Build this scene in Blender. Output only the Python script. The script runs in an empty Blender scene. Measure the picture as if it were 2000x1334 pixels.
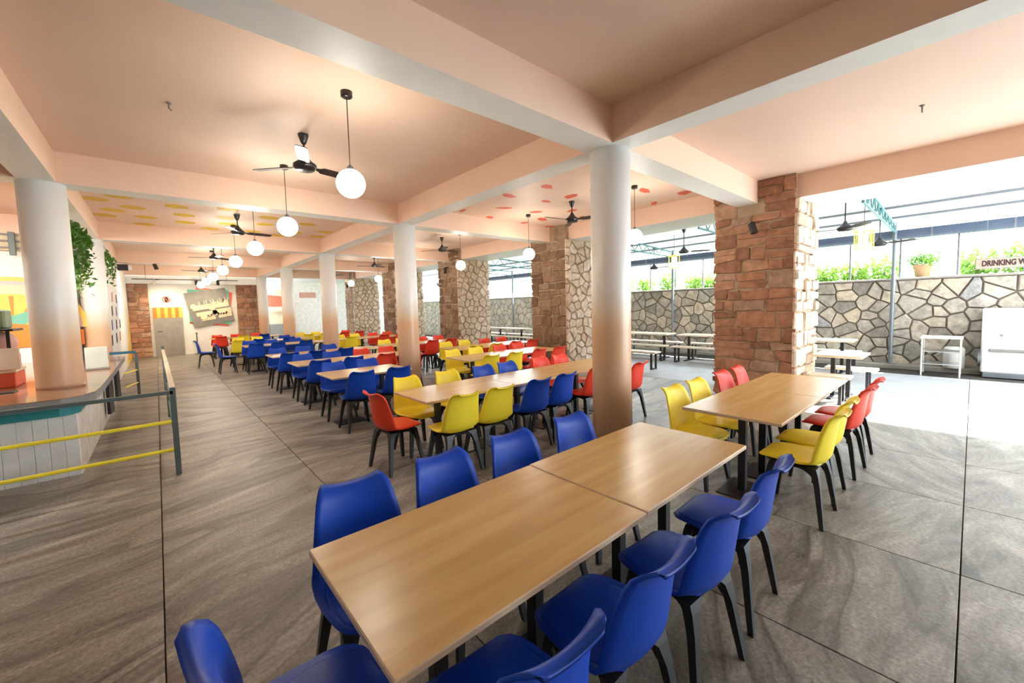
import bpy, math, random
from mathutils import Vector, Matrix
R = random.Random(7)
SC = bpy.context.scene
COL = SC.collection
PI = math.pi

# ------------------------------------------------------------------ camera
cd = bpy.data.cameras.new('camera'); cam = bpy.data.objects.new('camera', cd); COL.objects.link(cam)
cx = Vector((0.75838118, -0.651269, -0.02658348)); cy = Vector((0.06324906, 0.03293738, 0.9974541)); cz = -Vector((0.64873534, 0.7581318, -0.06617124))
M = Matrix((cx, cy, cz)).transposed().to_4x4(); M.translation = Vector((-3.66682926, -2.53861936, 1.69138769))
cam.matrix_world = M
cd.sensor_width = 36.0; cd.lens = 787.2292 * 36.0 / 2000.0
cd.shift_x = 17.9604 / 2000.0; cd.shift_y = -17.0722 / 2000.0
cd.clip_start = 0.05; cd.clip_end = 300
SC.camera = cam

# ------------------------------------------------------------------ sky, sun, exposure
W = bpy.data.worlds.new('sky'); SC.world = W; W.use_nodes = True
wn = W.node_tree.nodes; bg = wn['Background']
bg.inputs['Color'].default_value = (0.80, 0.91, 1.0, 1); bg.inputs['Strength'].default_value = 2.0
def sun(az, el, strength, angle, col):
    l = bpy.data.lights.new('sun', 'SUN'); l.energy = strength; l.angle = math.radians(angle); l.color = col
    o = bpy.data.objects.new('sun', l); COL.objects.link(o)
    d = Vector((math.cos(az) * math.cos(el), math.sin(az) * math.cos(el), math.sin(el)))
    o.rotation_euler = d.to_track_quat('Z', 'Y').to_euler(); o.location = (12, -12, 12)
sun(math.atan2(-0.80, 0.60), math.radians(50), 9.0, 2.0, (1.0, 0.99, 0.98))
SC.view_settings.view_transform = 'Standard'; SC.view_settings.look = 'None'
SC.view_settings.gamma = 1.0; SC.view_settings.use_curve_mapping = False
SC.view_settings.exposure = 2.55
SC.cycles.max_bounces = 10; SC.cycles.diffuse_bounces = 6; SC.cycles.glossy_bounces = 4
SC.cycles.transmission_bounces = 6; SC.cycles.sample_clamp_indirect = 30.0
SC.cycles.caustics_reflective = False; SC.cycles.caustics_refractive = False

def area(name, loc, size, size_y, energy, col, rot):
    l = bpy.data.lights.new(name, 'AREA'); l.shape = 'RECTANGLE'; l.size = size; l.size_y = size_y; l.energy = energy; l.color = col
    o = bpy.data.objects.new(name, l); COL.objects.link(o); o.location = loc; o.rotation_euler = rot
# strip lights under the shop fascia (they shine on the shop wall and its stock)
area('shop_strip_light', (-6.4, 5.6, 3.0), 2.4, 0.3, 40, (1.0, 0.93, 0.82), (math.radians(28), 0, 0))

# ------------------------------------------------------------------ mesh builder
class MB:
    def __init__(s): s.v = []; s.f = []; s.m = []
    def add(s, vs, fs, m=0):
        n = len(s.v); s.v += [tuple(p) for p in vs]; s.f += [tuple(i + n for i in f) for f in fs]; s.m += [m] * len(fs)
        return s
    def box(s, x0, x1, y0, y1, z0, z1, m=0):
        return s.add([(x0,y0,z0),(x1,y0,z0),(x1,y1,z0),(x0,y1,z0),(x0,y0,z1),(x1,y0,z1),(x1,y1,z1),(x0,y1,z1)],
                     [(0,3,2,1),(4,5,6,7),(0,1,5,4),(1,2,6,5),(2,3,7,6),(3,0,4,7)], m)
    def bbox(s, x0, x1, y0, y1, z0, z1, b=0.01, m=0):          # box with chamfered edges
        P = []
        for z, k in ((z0, b), (z0 + b, 0), (z1 - b, 0), (z1, b)):
            xa, xb, ya, yb = x0 + k, x1 - k, y0 + k, y1 - k
            P.append([(xa + b, ya, z), (xb - b, ya, z), (xb, ya + b, z), (xb, yb - b, z), (xb - b, yb, z), (xa + b, yb, z), (xa, yb - b, z), (xa, ya + b, z)])
        return s.loft(P, m)
    def loft(s, rings, m=0, caps=True):
        n = len(rings[0]); vs = [p for r in rings for p in r]; fs = []
        for k in range(len(rings) - 1):
            for i in range(n):
                a = k * n + i; b = k * n + (i + 1) % n
                fs.append((a, b, b + n, a + n))
        if caps: fs.append(tuple(range(n - 1, -1, -1))); fs.append(tuple(range(len(vs) - n, len(vs))))
        return s.add(vs, fs, m)
    def lathe(s, prof, c=(0, 0, 0), n=20, m=0, caps=True):
        rings = [[(c[0] + r * math.cos(2*PI*i/n), c[1] + r * math.sin(2*PI*i/n), c[2] + z) for i in range(n)] for r, z in prof]
        return s.loft(rings, m, caps)
    def tube(s, p0, p1, r, n=8, r1=None, m=0):
        p0 = Vector(p0); p1 = Vector(p1); d = (p1 - p0).normalized(); a = d.orthogonal().normalized(); b = d.cross(a)
        r1 = r if r1 is None else r1
        return s.loft([[p + (a * math.cos(2*PI*i/n) + b * math.sin(2*PI*i/n)) * q for i in range(n)] for p, q in ((p0, r), (p1, r1))], m)
    def bar(s, p0, p1, w, h, m=0):                              # rectangular bar
        p0 = Vector(p0); p1 = Vector(p1); d = (p1 - p0).normalized()
        up = Vector((0, 0, 1)) if abs(d.z) < 0.9 else Vector((1, 0, 0))
        a = d.cross(up).normalized() * w / 2; b = a.cross(d).normalized() * h / 2
        return s.loft([[p - a - b, p + a - b, p + a + b, p - a + b] for p in (p0, p1)], m)
    def prism(s, pts, f0, f1, m=0):                             # pts: list of 2D, f0/f1 map 2D -> 3D
        return s.loft([[f0(*p) for p in pts], [f1(*p) for p in pts]], m)
    def sphere(s, r, c=(0, 0, 0), n=24, k=14, m=0):
        return s.lathe([(max(r * math.sin(PI * i / k), 1e-4), -r * math.cos(PI * i / k)) for i in range(k + 1)], c, n, m)
    def mesh(s, name, mats, smooth=False):
        me = bpy.data.meshes.new(name); me.from_pydata(s.v, [], s.f)
        for q in (mats if isinstance(mats, (list, tuple)) else [mats]): me.materials.append(q)
        if any(s.m): me.polygons.foreach_set('material_index', s.m)
        if smooth: me.polygons.foreach_set('use_smooth', [True] * len(s.f))
        me.update()
        return me
    def obj(s, name, mats, parent=None, smooth=False, loc=None):
        o = bpy.data.objects.new(name, s.mesh(name, mats, smooth)); COL.objects.link(o)
        if parent: o.parent = parent
        if loc: o.location = loc
        return o

def thing(name, label, cat, loc=(0, 0, 0), rz=0, group=None):
    o = bpy.data.objects.new(name, None); COL.objects.link(o); o.location = loc; o.rotation_euler = (0, 0, rz)
    o.empty_display_size = 0.1
    return tag(o, label, cat, group)
def tag(o, label, cat, group=None):
    o['label'] = label; o['category'] = cat
    if group: o['group'] = group
    return o
def structure(o, label=None):
    o['kind'] = 'structure'
    if label: o['label'] = label
    return o
def dup(root, loc, rz, label, group=None):
    r = root.copy(); COL.objects.link(r); r.location = loc; r.rotation_euler = (0, 0, rz); r['label'] = label
    if group: r['group'] = group
    for ch in list(root.children):
        c = ch.copy(); COL.objects.link(c); c.parent = r
        for g in list(ch.children):
            d = g.copy(); COL.objects.link(d); d.parent = c
    return r

# ------------------------------------------------------------------ materials
def new_mat(name):
    m = bpy.data.materials.new(name); m.use_nodes = True; nt = m.node_tree
    return m, nt, nt.nodes['Principled BSDF']
def ramp(nt, stops):
    r = nt.nodes.new('ShaderNodeValToRGB'); e = r.color_ramp.elements
    e[0].position, e[0].color = stops[0][0], (*stops[0][1], 1)
    e[1].position, e[1].color = stops[-1][0], (*stops[-1][1], 1)
    for p, c in stops[1:-1]:
        q = e.new(p); q.color = (*c, 1)
    return r
def plain(name, col, rough=0.5, metal=0.0, var=0.08, scale=6.0, bump=0.0, bscale=80.0, spec=0.5):
    m, nt, b = new_mat(name); N = nt.nodes; L = nt.links
    tc = N.new('ShaderNodeTexCoord'); no = N.new('ShaderNodeTexNoise'); no.inputs['Scale'].default_value = scale; no.inputs['Detail'].default_value = 4
    L.new(tc.outputs['Object'], no.inputs['Vector'])
    lo = tuple(max(0, c * (1 - var)) for c in col); hi = tuple(min(1, c * (1 + var)) for c in col)
    r = ramp(nt, [(0.3, lo), (0.7, hi)]); L.new(no.outputs['Fac'], r.inputs['Fac']); L.new(r.outputs['Color'], b.inputs['Base Color'])
    b.inputs['Roughness'].default_value = rough; b.inputs['Metallic'].default_value = metal; b.inputs['Specular IOR Level'].default_value = spec
    if bump:
        n2 = N.new('ShaderNodeTexNoise'); n2.inputs['Scale'].default_value = bscale; n2.inputs['Detail'].default_value = 5
        bp = N.new('ShaderNodeBump'); bp.inputs['Strength'].default_value = bump; bp.inputs['Distance'].default_value = 0.02
        L.new(tc.outputs['Object'], n2.inputs['Vector']); L.new(n2.outputs['Fac'], bp.inputs['Height']); L.new(bp.outputs['Normal'], b.inputs['Normal'])
    return m
def emit(name, col, s):
    m, nt, b = new_mat(name); b.inputs['Base Color'].default_value = (*col, 1)
    b.inputs['Emission Color'].default_value = (*col, 1); b.inputs['Emission Strength'].default_value = s
    return m
def slab_mat():
    m, nt, b = new_mat('brushed_stone_slab'); N = nt.nodes; L = nt.links
    tc = N.new('ShaderNodeTexCoord'); oi = N.new('ShaderNodeObjectInfo')
    mu = N.new('ShaderNodeMapRange'); mu.inputs['To Min'].default_value = -0.75; mu.inputs['To Max'].default_value = 0.55
    L.new(oi.outputs['Random'], mu.inputs['Value'])
    rot = N.new('ShaderNodeVectorRotate'); rot.rotation_type = 'Z_AXIS'
    L.new(tc.outputs['Object'], rot.inputs['Vector']); L.new(mu.outputs['Result'], rot.inputs['Angle'])
    # slow swirl so the streaks bend
    sw = N.new('ShaderNodeTexNoise'); sw.inputs['Scale'].default_value = 0.5; sw.inputs['Detail'].default_value = 1
    L.new(tc.outputs['Object'], sw.inputs['Vector'])
    mx = N.new('ShaderNodeMix'); mx.data_type = 'VECTOR'; mx.inputs['Factor'].default_value = 0.5
    L.new(rot.outputs['Vector'], mx.inputs[4]); L.new(sw.outputs['Color'], mx.inputs[5])
    sc = N.new('ShaderNodeMapping'); sc.inputs['Scale'].default_value = (1.3, 6.5, 1.0)
    L.new(mx.outputs[1], sc.inputs['Vector'])
    n1 = N.new('ShaderNodeTexNoise'); n1.inputs['Scale'].default_value = 1.0; n1.inputs['Detail'].default_value = 9; n1.inputs['Roughness'].default_value = 0.7; n1.inputs['Distortion'].default_value = 2.0
    L.new(sc.outputs['Vector'], n1.inputs['Vector'])
    r0 = ramp(nt, [(0.28, (0.105, 0.094, 0.077)), (0.42, (0.21, 0.193, 0.163)), (0.56, (0.305, 0.284, 0.247)), (0.72, (0.46, 0.435, 0.39))])
    L.new(n1.outputs['Fac'], r0.inputs['Fac'])
    # thin dark veins running with the streaks
    vm = N.new('ShaderNodeMapping'); vm.inputs['Scale'].default_value = (0.7, 2.8, 1.0); vm.inputs['Location'].default_value = (3.1, 7.7, 0); L.new(mx.outputs[1], vm.inputs['Vector'])
    nv = N.new('ShaderNodeTexNoise'); nv.inputs['Scale'].default_value = 1.0; nv.inputs['Detail'].default_value = 5; nv.inputs['Distortion'].default_value = 1.4; L.new(vm.outputs['Vector'], nv.inputs['Vector'])
    rv = ramp(nt, [(0.455, (1, 1, 1)), (0.490, (0.34, 0.31, 0.28)), (0.505, (0.5, 0.48, 0.45)), (0.60, (1, 1, 1))]); L.new(nv.outputs['Fac'], rv.inputs['Fac'])
    r = N.new('ShaderNodeMix'); r.data_type = 'RGBA'; r.blend_type = 'MULTIPLY'; r.inputs['Factor'].default_value = 0.85
    L.new(r0.outputs['Color'], r.inputs[6]); L.new(rv.outputs['Color'], r.inputs[7])
    n2 = N.new('ShaderNodeTexNoise'); n2.inputs['Scale'].default_value = 45; n2.inputs['Detail'].default_value = 9; n2.inputs['Roughness'].default_value = 0.7
    L.new(tc.outputs['Object'], n2.inputs['Vector'])
    r2 = ramp(nt, [(0.34, (0.5, 0.48, 0.45)), (0.5, (0.97, 0.97, 0.97)), (0.66, (1.45, 1.44, 1.42))]); L.new(n2.outputs['Fac'], r2.inputs['Fac'])
    mm = N.new('ShaderNodeMix'); mm.data_type = 'RGBA'; mm.blend_type = 'MULTIPLY'; mm.inputs['Factor'].default_value = 0.8
    L.new(r.outputs[2], mm.inputs[6]); L.new(r2.outputs['Color'], mm.inputs[7]); L.new(mm.outputs[2], b.inputs['Base Color'])
    b.inputs['Roughness'].default_value = 0.38; b.inputs['Specular IOR Level'].default_value = 0.45
    bp = N.new('ShaderNodeBump'); bp.inputs['Strength'].default_value = 0.25; bp.inputs['Distance'].default_value = 0.012
    ad = N.new('ShaderNodeMath'); ad.operation = 'ADD'; L.new(n1.outputs['Fac'], ad.inputs[0]); L.new(n2.outputs['Fac'], ad.inputs[1])
    L.new(ad.outputs[0], bp.inputs['Height']); L.new(bp.outputs['Normal'], b.inputs['Normal'])
    return m
def wood_mat(name, a, c, rough=0.27):
    m, nt, b = new_mat(name); N = nt.nodes; L = nt.links
    tc = N.new('ShaderNodeTexCoord'); oi = N.new('ShaderNodeObjectInfo')
    ad = N.new('ShaderNodeVectorMath'); ad.operation = 'MULTIPLY_ADD'; ad.inputs[1].default_value = (1, 1, 1)
    L.new(tc.outputs['Object'], ad.inputs[0]); L.new(oi.outputs['Location'], ad.inputs[2])
    mp = N.new('ShaderNodeMapping'); mp.inputs['Scale'].default_value = (0.8, 9.0, 3.0); L.new(ad.outputs[0], mp.inputs['Vector'])
    n1 = N.new('ShaderNodeTexNoise'); n1.inputs['Scale'].default_value = 1.5; n1.inputs['Detail'].default_value = 7; n1.inputs['Distortion'].default_value = 0.25
    L.new(mp.outputs['Vector'], n1.inputs['Vector'])
    r = ramp(nt, [(0.3, a), (0.7, c)]); L.new(n1.outputs['Fac'], r.inputs['Fac']); L.new(r.outputs['Color'], b.inputs['Base Color'])
    b.inputs['Roughness'].default_value = rough; b.inputs['Specular IOR Level'].default_value = 0.35
    return m
def stone_mat(name, stops, rough=0.9):
    m, nt, b = new_mat(name); N = nt.nodes; L = nt.links
    tc = N.new('ShaderNodeTexCoord'); oi = N.new('ShaderNodeObjectInfo'); g = N.new('ShaderNodeNewGeometry')
    r = ramp(nt, stops); L.new(oi.outputs['Random'], r.inputs['Fac'])
    n1 = N.new('ShaderNodeTexNoise'); n1.inputs['Scale'].default_value = 9; n1.inputs['Detail'].default_value = 7; L.new(g.outputs['Position'], n1.inputs['Vector'])
    r2 = ramp(nt, [(0.3, (0.62, 0.6, 0.58)), (0.72, (1.22, 1.22, 1.22))]); L.new(n1.outputs['Fac'], r2.inputs['Fac'])
    mm = N.new('ShaderNodeMix'); mm.data_type = 'RGBA'; mm.blend_type = 'MULTIPLY'; mm.inputs['Factor'].default_value = 0.85
    L.new(r.outputs['Color'], mm.inputs[6]); L.new(r2.outputs['Color'], mm.inputs[7]); L.new(mm.outputs[2], b.inputs['Base Color'])
    b.inputs['Roughness'].default_value = rough; b.inputs['Specular IOR Level'].default_value = 0.25
    n2 = N.new('ShaderNodeTexNoise'); n2.inputs['Scale'].default_value = 22; n2.inputs['Detail'].default_value = 6; L.new(g.outputs['Position'], n2.inputs['Vector'])
    bp = N.new('ShaderNodeBump'); bp.inputs['Strength'].default_value = 0.6; bp.inputs['Distance'].default_value = 0.03
    L.new(n2.outputs['Fac'], bp.inputs['Height']); L.new(bp.outputs['Normal'], b.inputs['Normal'])
    return m
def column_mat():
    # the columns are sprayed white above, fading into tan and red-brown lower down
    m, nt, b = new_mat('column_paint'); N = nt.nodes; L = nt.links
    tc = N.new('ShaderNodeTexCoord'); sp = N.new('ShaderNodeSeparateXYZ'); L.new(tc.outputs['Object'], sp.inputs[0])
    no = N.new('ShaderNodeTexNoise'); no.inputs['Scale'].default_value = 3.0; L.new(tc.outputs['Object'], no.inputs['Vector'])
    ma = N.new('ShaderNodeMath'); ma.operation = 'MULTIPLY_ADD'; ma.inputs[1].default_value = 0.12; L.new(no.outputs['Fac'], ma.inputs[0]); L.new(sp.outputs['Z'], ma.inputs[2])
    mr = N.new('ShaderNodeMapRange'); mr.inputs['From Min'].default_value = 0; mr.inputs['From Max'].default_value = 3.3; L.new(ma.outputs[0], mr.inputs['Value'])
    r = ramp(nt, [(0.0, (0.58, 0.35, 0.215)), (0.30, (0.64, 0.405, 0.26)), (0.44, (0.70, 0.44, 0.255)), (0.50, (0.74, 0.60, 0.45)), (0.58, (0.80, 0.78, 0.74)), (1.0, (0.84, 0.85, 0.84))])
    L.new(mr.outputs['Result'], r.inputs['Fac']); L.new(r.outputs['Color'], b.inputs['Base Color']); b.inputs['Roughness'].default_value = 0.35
    return m
def sheet_mat():
    m, nt, b = new_mat('white_roof_sheet'); N = nt.nodes; L = nt.links
    b.inputs['Base Color'].default_value = (0.86, 0.88, 0.9, 1); b.inputs['Roughness'].default_value = 0.5
    t = N.new('ShaderNodeBsdfTranslucent'); t.inputs['Color'].default_value = (0.9, 0.93, 0.95, 1)
    mx = N.new('ShaderNodeMixShader'); mx.inputs[0].default_value = 0.13
    L.new(b.outputs[0], mx.inputs[1]); L.new(t.outputs[0], mx.inputs[2]); L.new(mx.outputs[0], nt.nodes['Material Output'].inputs['Surface'])
    return m
def leaf_mat(name, stops):
    m, nt, b = new_mat(name); N = nt.nodes; L = nt.links
    g = N.new('ShaderNodeNewGeometry'); no = N.new('ShaderNodeTexNoise'); no.inputs['Scale'].default_value = 14
    L.new(g.outputs['Position'], no.inputs['Vector']); r = ramp(nt, stops); L.new(no.outputs['Fac'], r.inputs['Fac'])
    L.new(r.outputs['Color'], b.inputs['Base Color']); b.inputs['Roughness'].default_value = 0.5
    t = N.new('ShaderNodeBsdfTranslucent'); L.new(r.outputs['Color'], t.inputs['Color'])
    mx = N.new('ShaderNodeMixShader'); mx.inputs[0].default_value = 0.4
    L.new(b.outputs[0], mx.inputs[1]); L.new(t.outputs[0], mx.inputs[2]); L.new(mx.outputs[0], nt.nodes['Material Output'].inputs['Surface'])
    return m

M_slab = slab_mat()
M_pave = plain('yard_paving_baked_daylight', (0.38, 0.39, 0.40), 0.4, var=0.12, scale=2.5, bump=0.15)  # paler than the hall slabs: outdoor brightness painted into the colour
M_joint = plain('dark_joint', (0.05, 0.042, 0.035), 0.9)
M_peach = plain('peach_ceiling_paint', (0.80, 0.605, 0.49), 0.55, var=0.03, scale=1.5)
M_peach2 = plain('peach_beam_paint', (0.79, 0.57, 0.44), 0.55, var=0.03, scale=1.5)
M_soffit = plain('white_soffit_paint', (0.82, 0.84, 0.82), 0.5, var=0.02)
M_white = plain('white_wall_paint', (0.80, 0.78, 0.73), 0.6, var=0.04)
M_col = column_mat()
M_top = wood_mat('oak_laminate', (0.53, 0.325, 0.112), (0.66, 0.44, 0.18))
M_edge = plain('pale_table_edge', (0.68, 0.52, 0.34), 0.4)
M_black = plain('black_powder_coat', (0.014, 0.014, 0.016), 0.38, var=0.2)
M_leg = plain('black_chair_plastic', (0.017, 0.017, 0.019), 0.42, var=0.2)
M_blue = plain('blue_plastic', (0.006, 0.060, 0.46), 0.42, var=0.04, scale=3, spec=0.28)
M_yellow = plain('yellow_plastic', (0.96, 0.76, 0.045), 0.42, var=0.04, scale=3, spec=0.3)
M_red = plain('red_plastic', (0.80, 0.06, 0.028), 0.42, var=0.04, scale=3, spec=0.3)
M_stone = stone_mat('red_sandstone', [(0.0, (0.29, 0.15, 0.095)), (0.35, (0.39, 0.20, 0.125)), (0.6, (0.45, 0.23, 0.14)), (0.85, (0.49, 0.31, 0.205)), (1.0, (0.40, 0.275, 0.215))])
M_stone2 = stone_mat('buff_stone_painted_light', [(0.0, (0.56, 0.42, 0.30)), (0.35, (0.64, 0.50, 0.375)), (0.7, (0.70, 0.58, 0.45)), (1.0, (0.60, 0.46, 0.35))])  # viewer-side pillar faces: buff lightened, the light on them painted in
M_stone3 = stone_mat('brown_stone', [(0.0, (0.17, 0.10, 0.062)), (0.4, (0.24, 0.15, 0.095)), (0.7, (0.29, 0.185, 0.12)), (1.0, (0.35, 0.25, 0.18))])
M_mortar = plain('sandy_mortar', (0.42, 0.31, 0.21), 0.95, bump=0.5)
M_wallstone = stone_mat('grey_rubble_stone', [(0.0, (0.27, 0.25, 0.215)), (0.3, (0.40, 0.365, 0.305)), (0.55, (0.46, 0.415, 0.345)), (0.8, (0.55, 0.47, 0.36)), (1.0, (0.34, 0.335, 0.33))])
M_wallmortar = plain('dark_mortar', (0.13, 0.105, 0.082), 0.95, bump=0.4)
M_coping = plain('stone_coping', (0.30, 0.275, 0.24), 0.85, bump=0.3)
M_globe = emit('opal_glass_lit', (1.0, 0.93, 0.80), 11.0)
M_lamp = emit('lantern_glass_lit', (1.0, 0.96, 0.86), 2.0)
M_cord = plain('brown_cord', (0.06, 0.04, 0.03), 0.6)
M_fan = plain('dark_fan_enamel', (0.018, 0.017, 0.017), 0.3, var=0.2)
M_sheet = sheet_mat()
M_teal = plain('teal_painted_steel', (0.05, 0.19, 0.20), 0.4)
M_steel = plain('grey_galvanised_steel', (0.18, 0.20, 0.22), 0.4, metal=0.3)
M_gutter = plain('blue_grey_gutter', (0.07, 0.10, 0.16), 0.45)
M_pale = wood_mat('bleached_timber', (0.66, 0.56, 0.43), (0.78, 0.70, 0.57), 0.4)
M_rail = plain('grey_green_rail_paint', (0.085, 0.115, 0.115), 0.4)
M_yrail = plain('yellow_rail_paint', (0.92, 0.80, 0.05), 0.4)
M_counter = plain('polished_brown_stone', (0.30, 0.17, 0.10), 0.12, var=0.2, scale=20)
M_fascia = plain('grey_counter_edge', (0.25, 0.26, 0.27), 0.4)
M_tealband = plain('teal_band', (0.02, 0.24, 0.27), 0.4)
M_panel = plain('white_panel_paint', (0.74, 0.77, 0.78), 0.5)
M_panelw = plain('worn_white_render', (0.62, 0.58, 0.52), 0.7, var=0.15)
M_leaf = leaf_mat('ivy_leaf', [(0.3, (0.03, 0.11, 0.012)), (0.7, (0.12, 0.27, 0.03))])
M_shrub = leaf_mat('shrub_leaf', [(0.3, (0.10, 0.24, 0.03)), (0.7, (0.34, 0.52, 0.10))])
M_stem = plain('woody_stem', (0.20, 0.14, 0.09), 0.9)
M_terra = plain('terracotta', (0.46, 0.27, 0.16), 0.8)
M_hex = plain('yellow_ceiling_paint', (0.72, 0.48, 0.03), 0.55)
M_fleck = plain('coral_ceiling_paint', (0.72, 0.13, 0.07), 0.55)
M_door = plain('brushed_steel_door', (0.36, 0.33, 0.29), 0.35, metal=0.5)
M_orange = plain('orange_paint', (0.80, 0.24, 0.03), 0.5)
M_ylw = plain('warm_yellow_paint', (0.88, 0.55, 0.10), 0.5)
M_grey = plain('mid_grey', (0.22, 0.21, 0.19), 0.5)
M_cream = plain('cream', (0.72, 0.62, 0.42), 0.6)
M_tealp = plain('mint_green', (0.16, 0.48, 0.36), 0.6)
M_coral = plain('coral_red', (0.75, 0.12, 0.06), 0.5)
M_pink = plain('pale_pink', (0.78, 0.50, 0.48), 0.6)
M_signface = plain('sign_salmon', (0.62, 0.33, 0.26), 0.5)
M_ink = plain('black_ink', (0.015, 0.013, 0.013), 0.6)
M_wcab = plain('white_enamel', (0.80, 0.78, 0.76), 0.3)
M_chrome = plain('bright_steel', (0.62, 0.63, 0.65), 0.25, metal=0.9)
M_green = plain('sage_green', (0.20, 0.30, 0.19), 0.5)
M_sky1 = plain('mural_white', (0.85, 0.84, 0.78), 0.6)
M_bluep = plain('mural_blue', (0.10, 0.16, 0.55), 0.6)
M_purple = plain('mural_purple', (0.40, 0.14, 0.40), 0.6)
M_skin = plain('mural_tan', (0.66, 0.42, 0.25), 0.6)

# ------------------------------------------------------------------ dimensions of the building
SO, HC, SP = 3.27, 3.63, 4.65          # soffit, ceiling, column spacing
YS = [SP * k for k in range(-1, 5)]

# floor of stone slabs
fl = structure(MB().box(-9, 9.35, -9.2, 22, -0.12, -0.02).obj('floor', M_joint))
slab_cache = {}
def slab(x0, x1, y0, y1):
    g = 0.003
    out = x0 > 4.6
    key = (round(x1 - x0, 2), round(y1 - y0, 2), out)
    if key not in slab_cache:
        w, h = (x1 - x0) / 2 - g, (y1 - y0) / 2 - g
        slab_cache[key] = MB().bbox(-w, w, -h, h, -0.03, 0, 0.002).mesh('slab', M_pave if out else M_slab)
    o = bpy.data.objects.new('slab', slab_cache[key]); COL.objects.link(o); o.parent = fl; o.location = ((x0 + x1) / 2, (y0 + y1) / 2, 0)
xs = [-3.74 + 1.217 * k for k in range(-4, 11)]
for i in range(len(xs) - 1):
    if xs[i] < -2.6: ys = [-9.2, -2.54, 5.9, 10.2, 14.6, 19.2]
    elif xs[i] < -0.5: ys = [-9.2, -5.0, -2.54, 2.3, 6.6, 10.9, 15, 19.2]
    else: ys = [-9.2, -7.4, -4.97, -2.54, -0.11, 2.32, 4.75, 7.2, 9.6, 12, 14.4, 16.8, 19.2, 22]
    if xs[i] > -0.5 - 2.5 and ys[-1] < 22: ys = ys + [22]
    for a, b in zip(ys, ys[1:]): slab(xs[i], xs[i + 1], a, b)

# ceiling slab, beams, columns
ce = structure(MB().box(-9, 5.23, -9.3, 19.0, HC, HC + 0.2).obj('ceiling', M_peach))
def beam(name, x0, x1, y0, y1):
    m = MB(); m.box(x0, x1, y0, y1, SO, HC + 0.01, 0)
    m.m[0] = 1                                              # underside is white
    structure(m.obj(name, [M_peach2, M_soffit]))
for y in YS: 
    beam('ceiling_beam', -9, 5.0, y - 0.165, y + 0.165)
def beams_y(x0, x1, ya):
    for a, b in zip(YS, YS[1:]): beam('ceiling_beam', x0, x1, a + 0.165, b - 0.165)
    beam('ceiling_beam', x0, x1, -9.2, YS[0] - 0.165)
beams_y(-0.15, 0.15, 0); beams_y(-4.77, -4.46, 0)
beams_y(4.10, 5.23, 0)
structure(MB().box(4.98, 5.23, -9.2, 19.0, SO - 0.002, SO + 0.01).obj('ceiling_beam', M_soffit))
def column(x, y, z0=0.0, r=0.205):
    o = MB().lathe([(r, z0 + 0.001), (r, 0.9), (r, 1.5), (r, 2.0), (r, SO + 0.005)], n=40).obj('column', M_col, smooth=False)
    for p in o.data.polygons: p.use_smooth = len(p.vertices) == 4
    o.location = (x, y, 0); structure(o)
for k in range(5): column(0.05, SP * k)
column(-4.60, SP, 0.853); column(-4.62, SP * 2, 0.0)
# paint on the ceilings
HEX = [(-4.32,6.94),(-4.15,7.76),(-4.3,8.35),(-3.86,7.33),(-3.27,6.84),(-3.13,7.57),(-3.7,8.17),(-3.08,8.34),(-3.74,9.0),(-2.53,6.61),(-2.48,7.42),(-2.37,8.07),(-2.62,8.84),
       (-1.79,6.95),(-1.72,7.71),(-1.28,6.39),(-0.98,7.23),(-0.38,7.95),(-0.35,8.69),(-1.78,8.75),(-4.02,6.54),(-0.95,8.4),(-1.2,9.0),(-3.3,6.1),(-2.0,6.0)]
def flat_poly(pts, z, mat, name, parent):
    m = MB(); m.prism(pts, lambda x, y: (x, y, z - 0.003), lambda x, y: (x, y, z + 0.002)); return m.obj(name, mat, parent)
for x, y in HEX:
    a0 = R.random(); q = [(x + 0.19 * math.cos(a0 + k * PI / 3), y + 0.17 * math.sin(a0 + k * PI / 3)) for k in range(6)]
    flat_poly(q, HC, M_hex, 'painted_hexagon', ce)
for x, y in [(1.33,2.09),(2.12,2.24),(2.13,1.7),(2.91,1.26),(3.64,.9),(3.9,1.61),(1.18,2.87),(2.02,2.75),(1.14,4.22),(1.7,3.58),(2.48,3.47),(1.98,4.39),(3.01,2.95),(3.11,3.89),(3.71,3.24),(3.03,4.4),(3.88,4.36),(0.6,2.4),(0.7,3.5),(0.6,1.2),(3.3,2.2)]:
    a0 = R.uniform(0, 3); l, w = R.uniform(0.12, 0.2), R.uniform(0.06, 0.12)
    q = []
    for u, v in ((-1, -.3), (-.2, -1), (1, -.5), (.8, .6), (-.1, 1), (-.7, .5)):
        u *= l * R.uniform(.8, 1.2); v *= w * R.uniform(.7, 1.2); q.append((x + u * math.cos(a0) - v * math.sin(a0), y + u * math.sin(a0) + v * math.cos(a0)))
    flat_poly(q, HC, M_fleck, 'painted_fleck', ce)
for x, y, lab in [(-3.46, 2.32, 'small bent metal fan hook in ceiling above the aisle'), (2.42, -2.13, 'small bare metal fan hook in ceiling beside the sunlit edge beam')]:
    m = MB(); m.tube((x, y, HC), (x, y, HC - 0.05), 0.007); m.tube((x, y, HC - 0.05), (x + 0.02, y, HC - 0.065), 0.007); m.lathe([(0.02, -0.01), (0.02, 0)], (x, y, HC), 12)
    tag(m.obj('ceiling_hook', M_grey), lab, 'hook')

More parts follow.
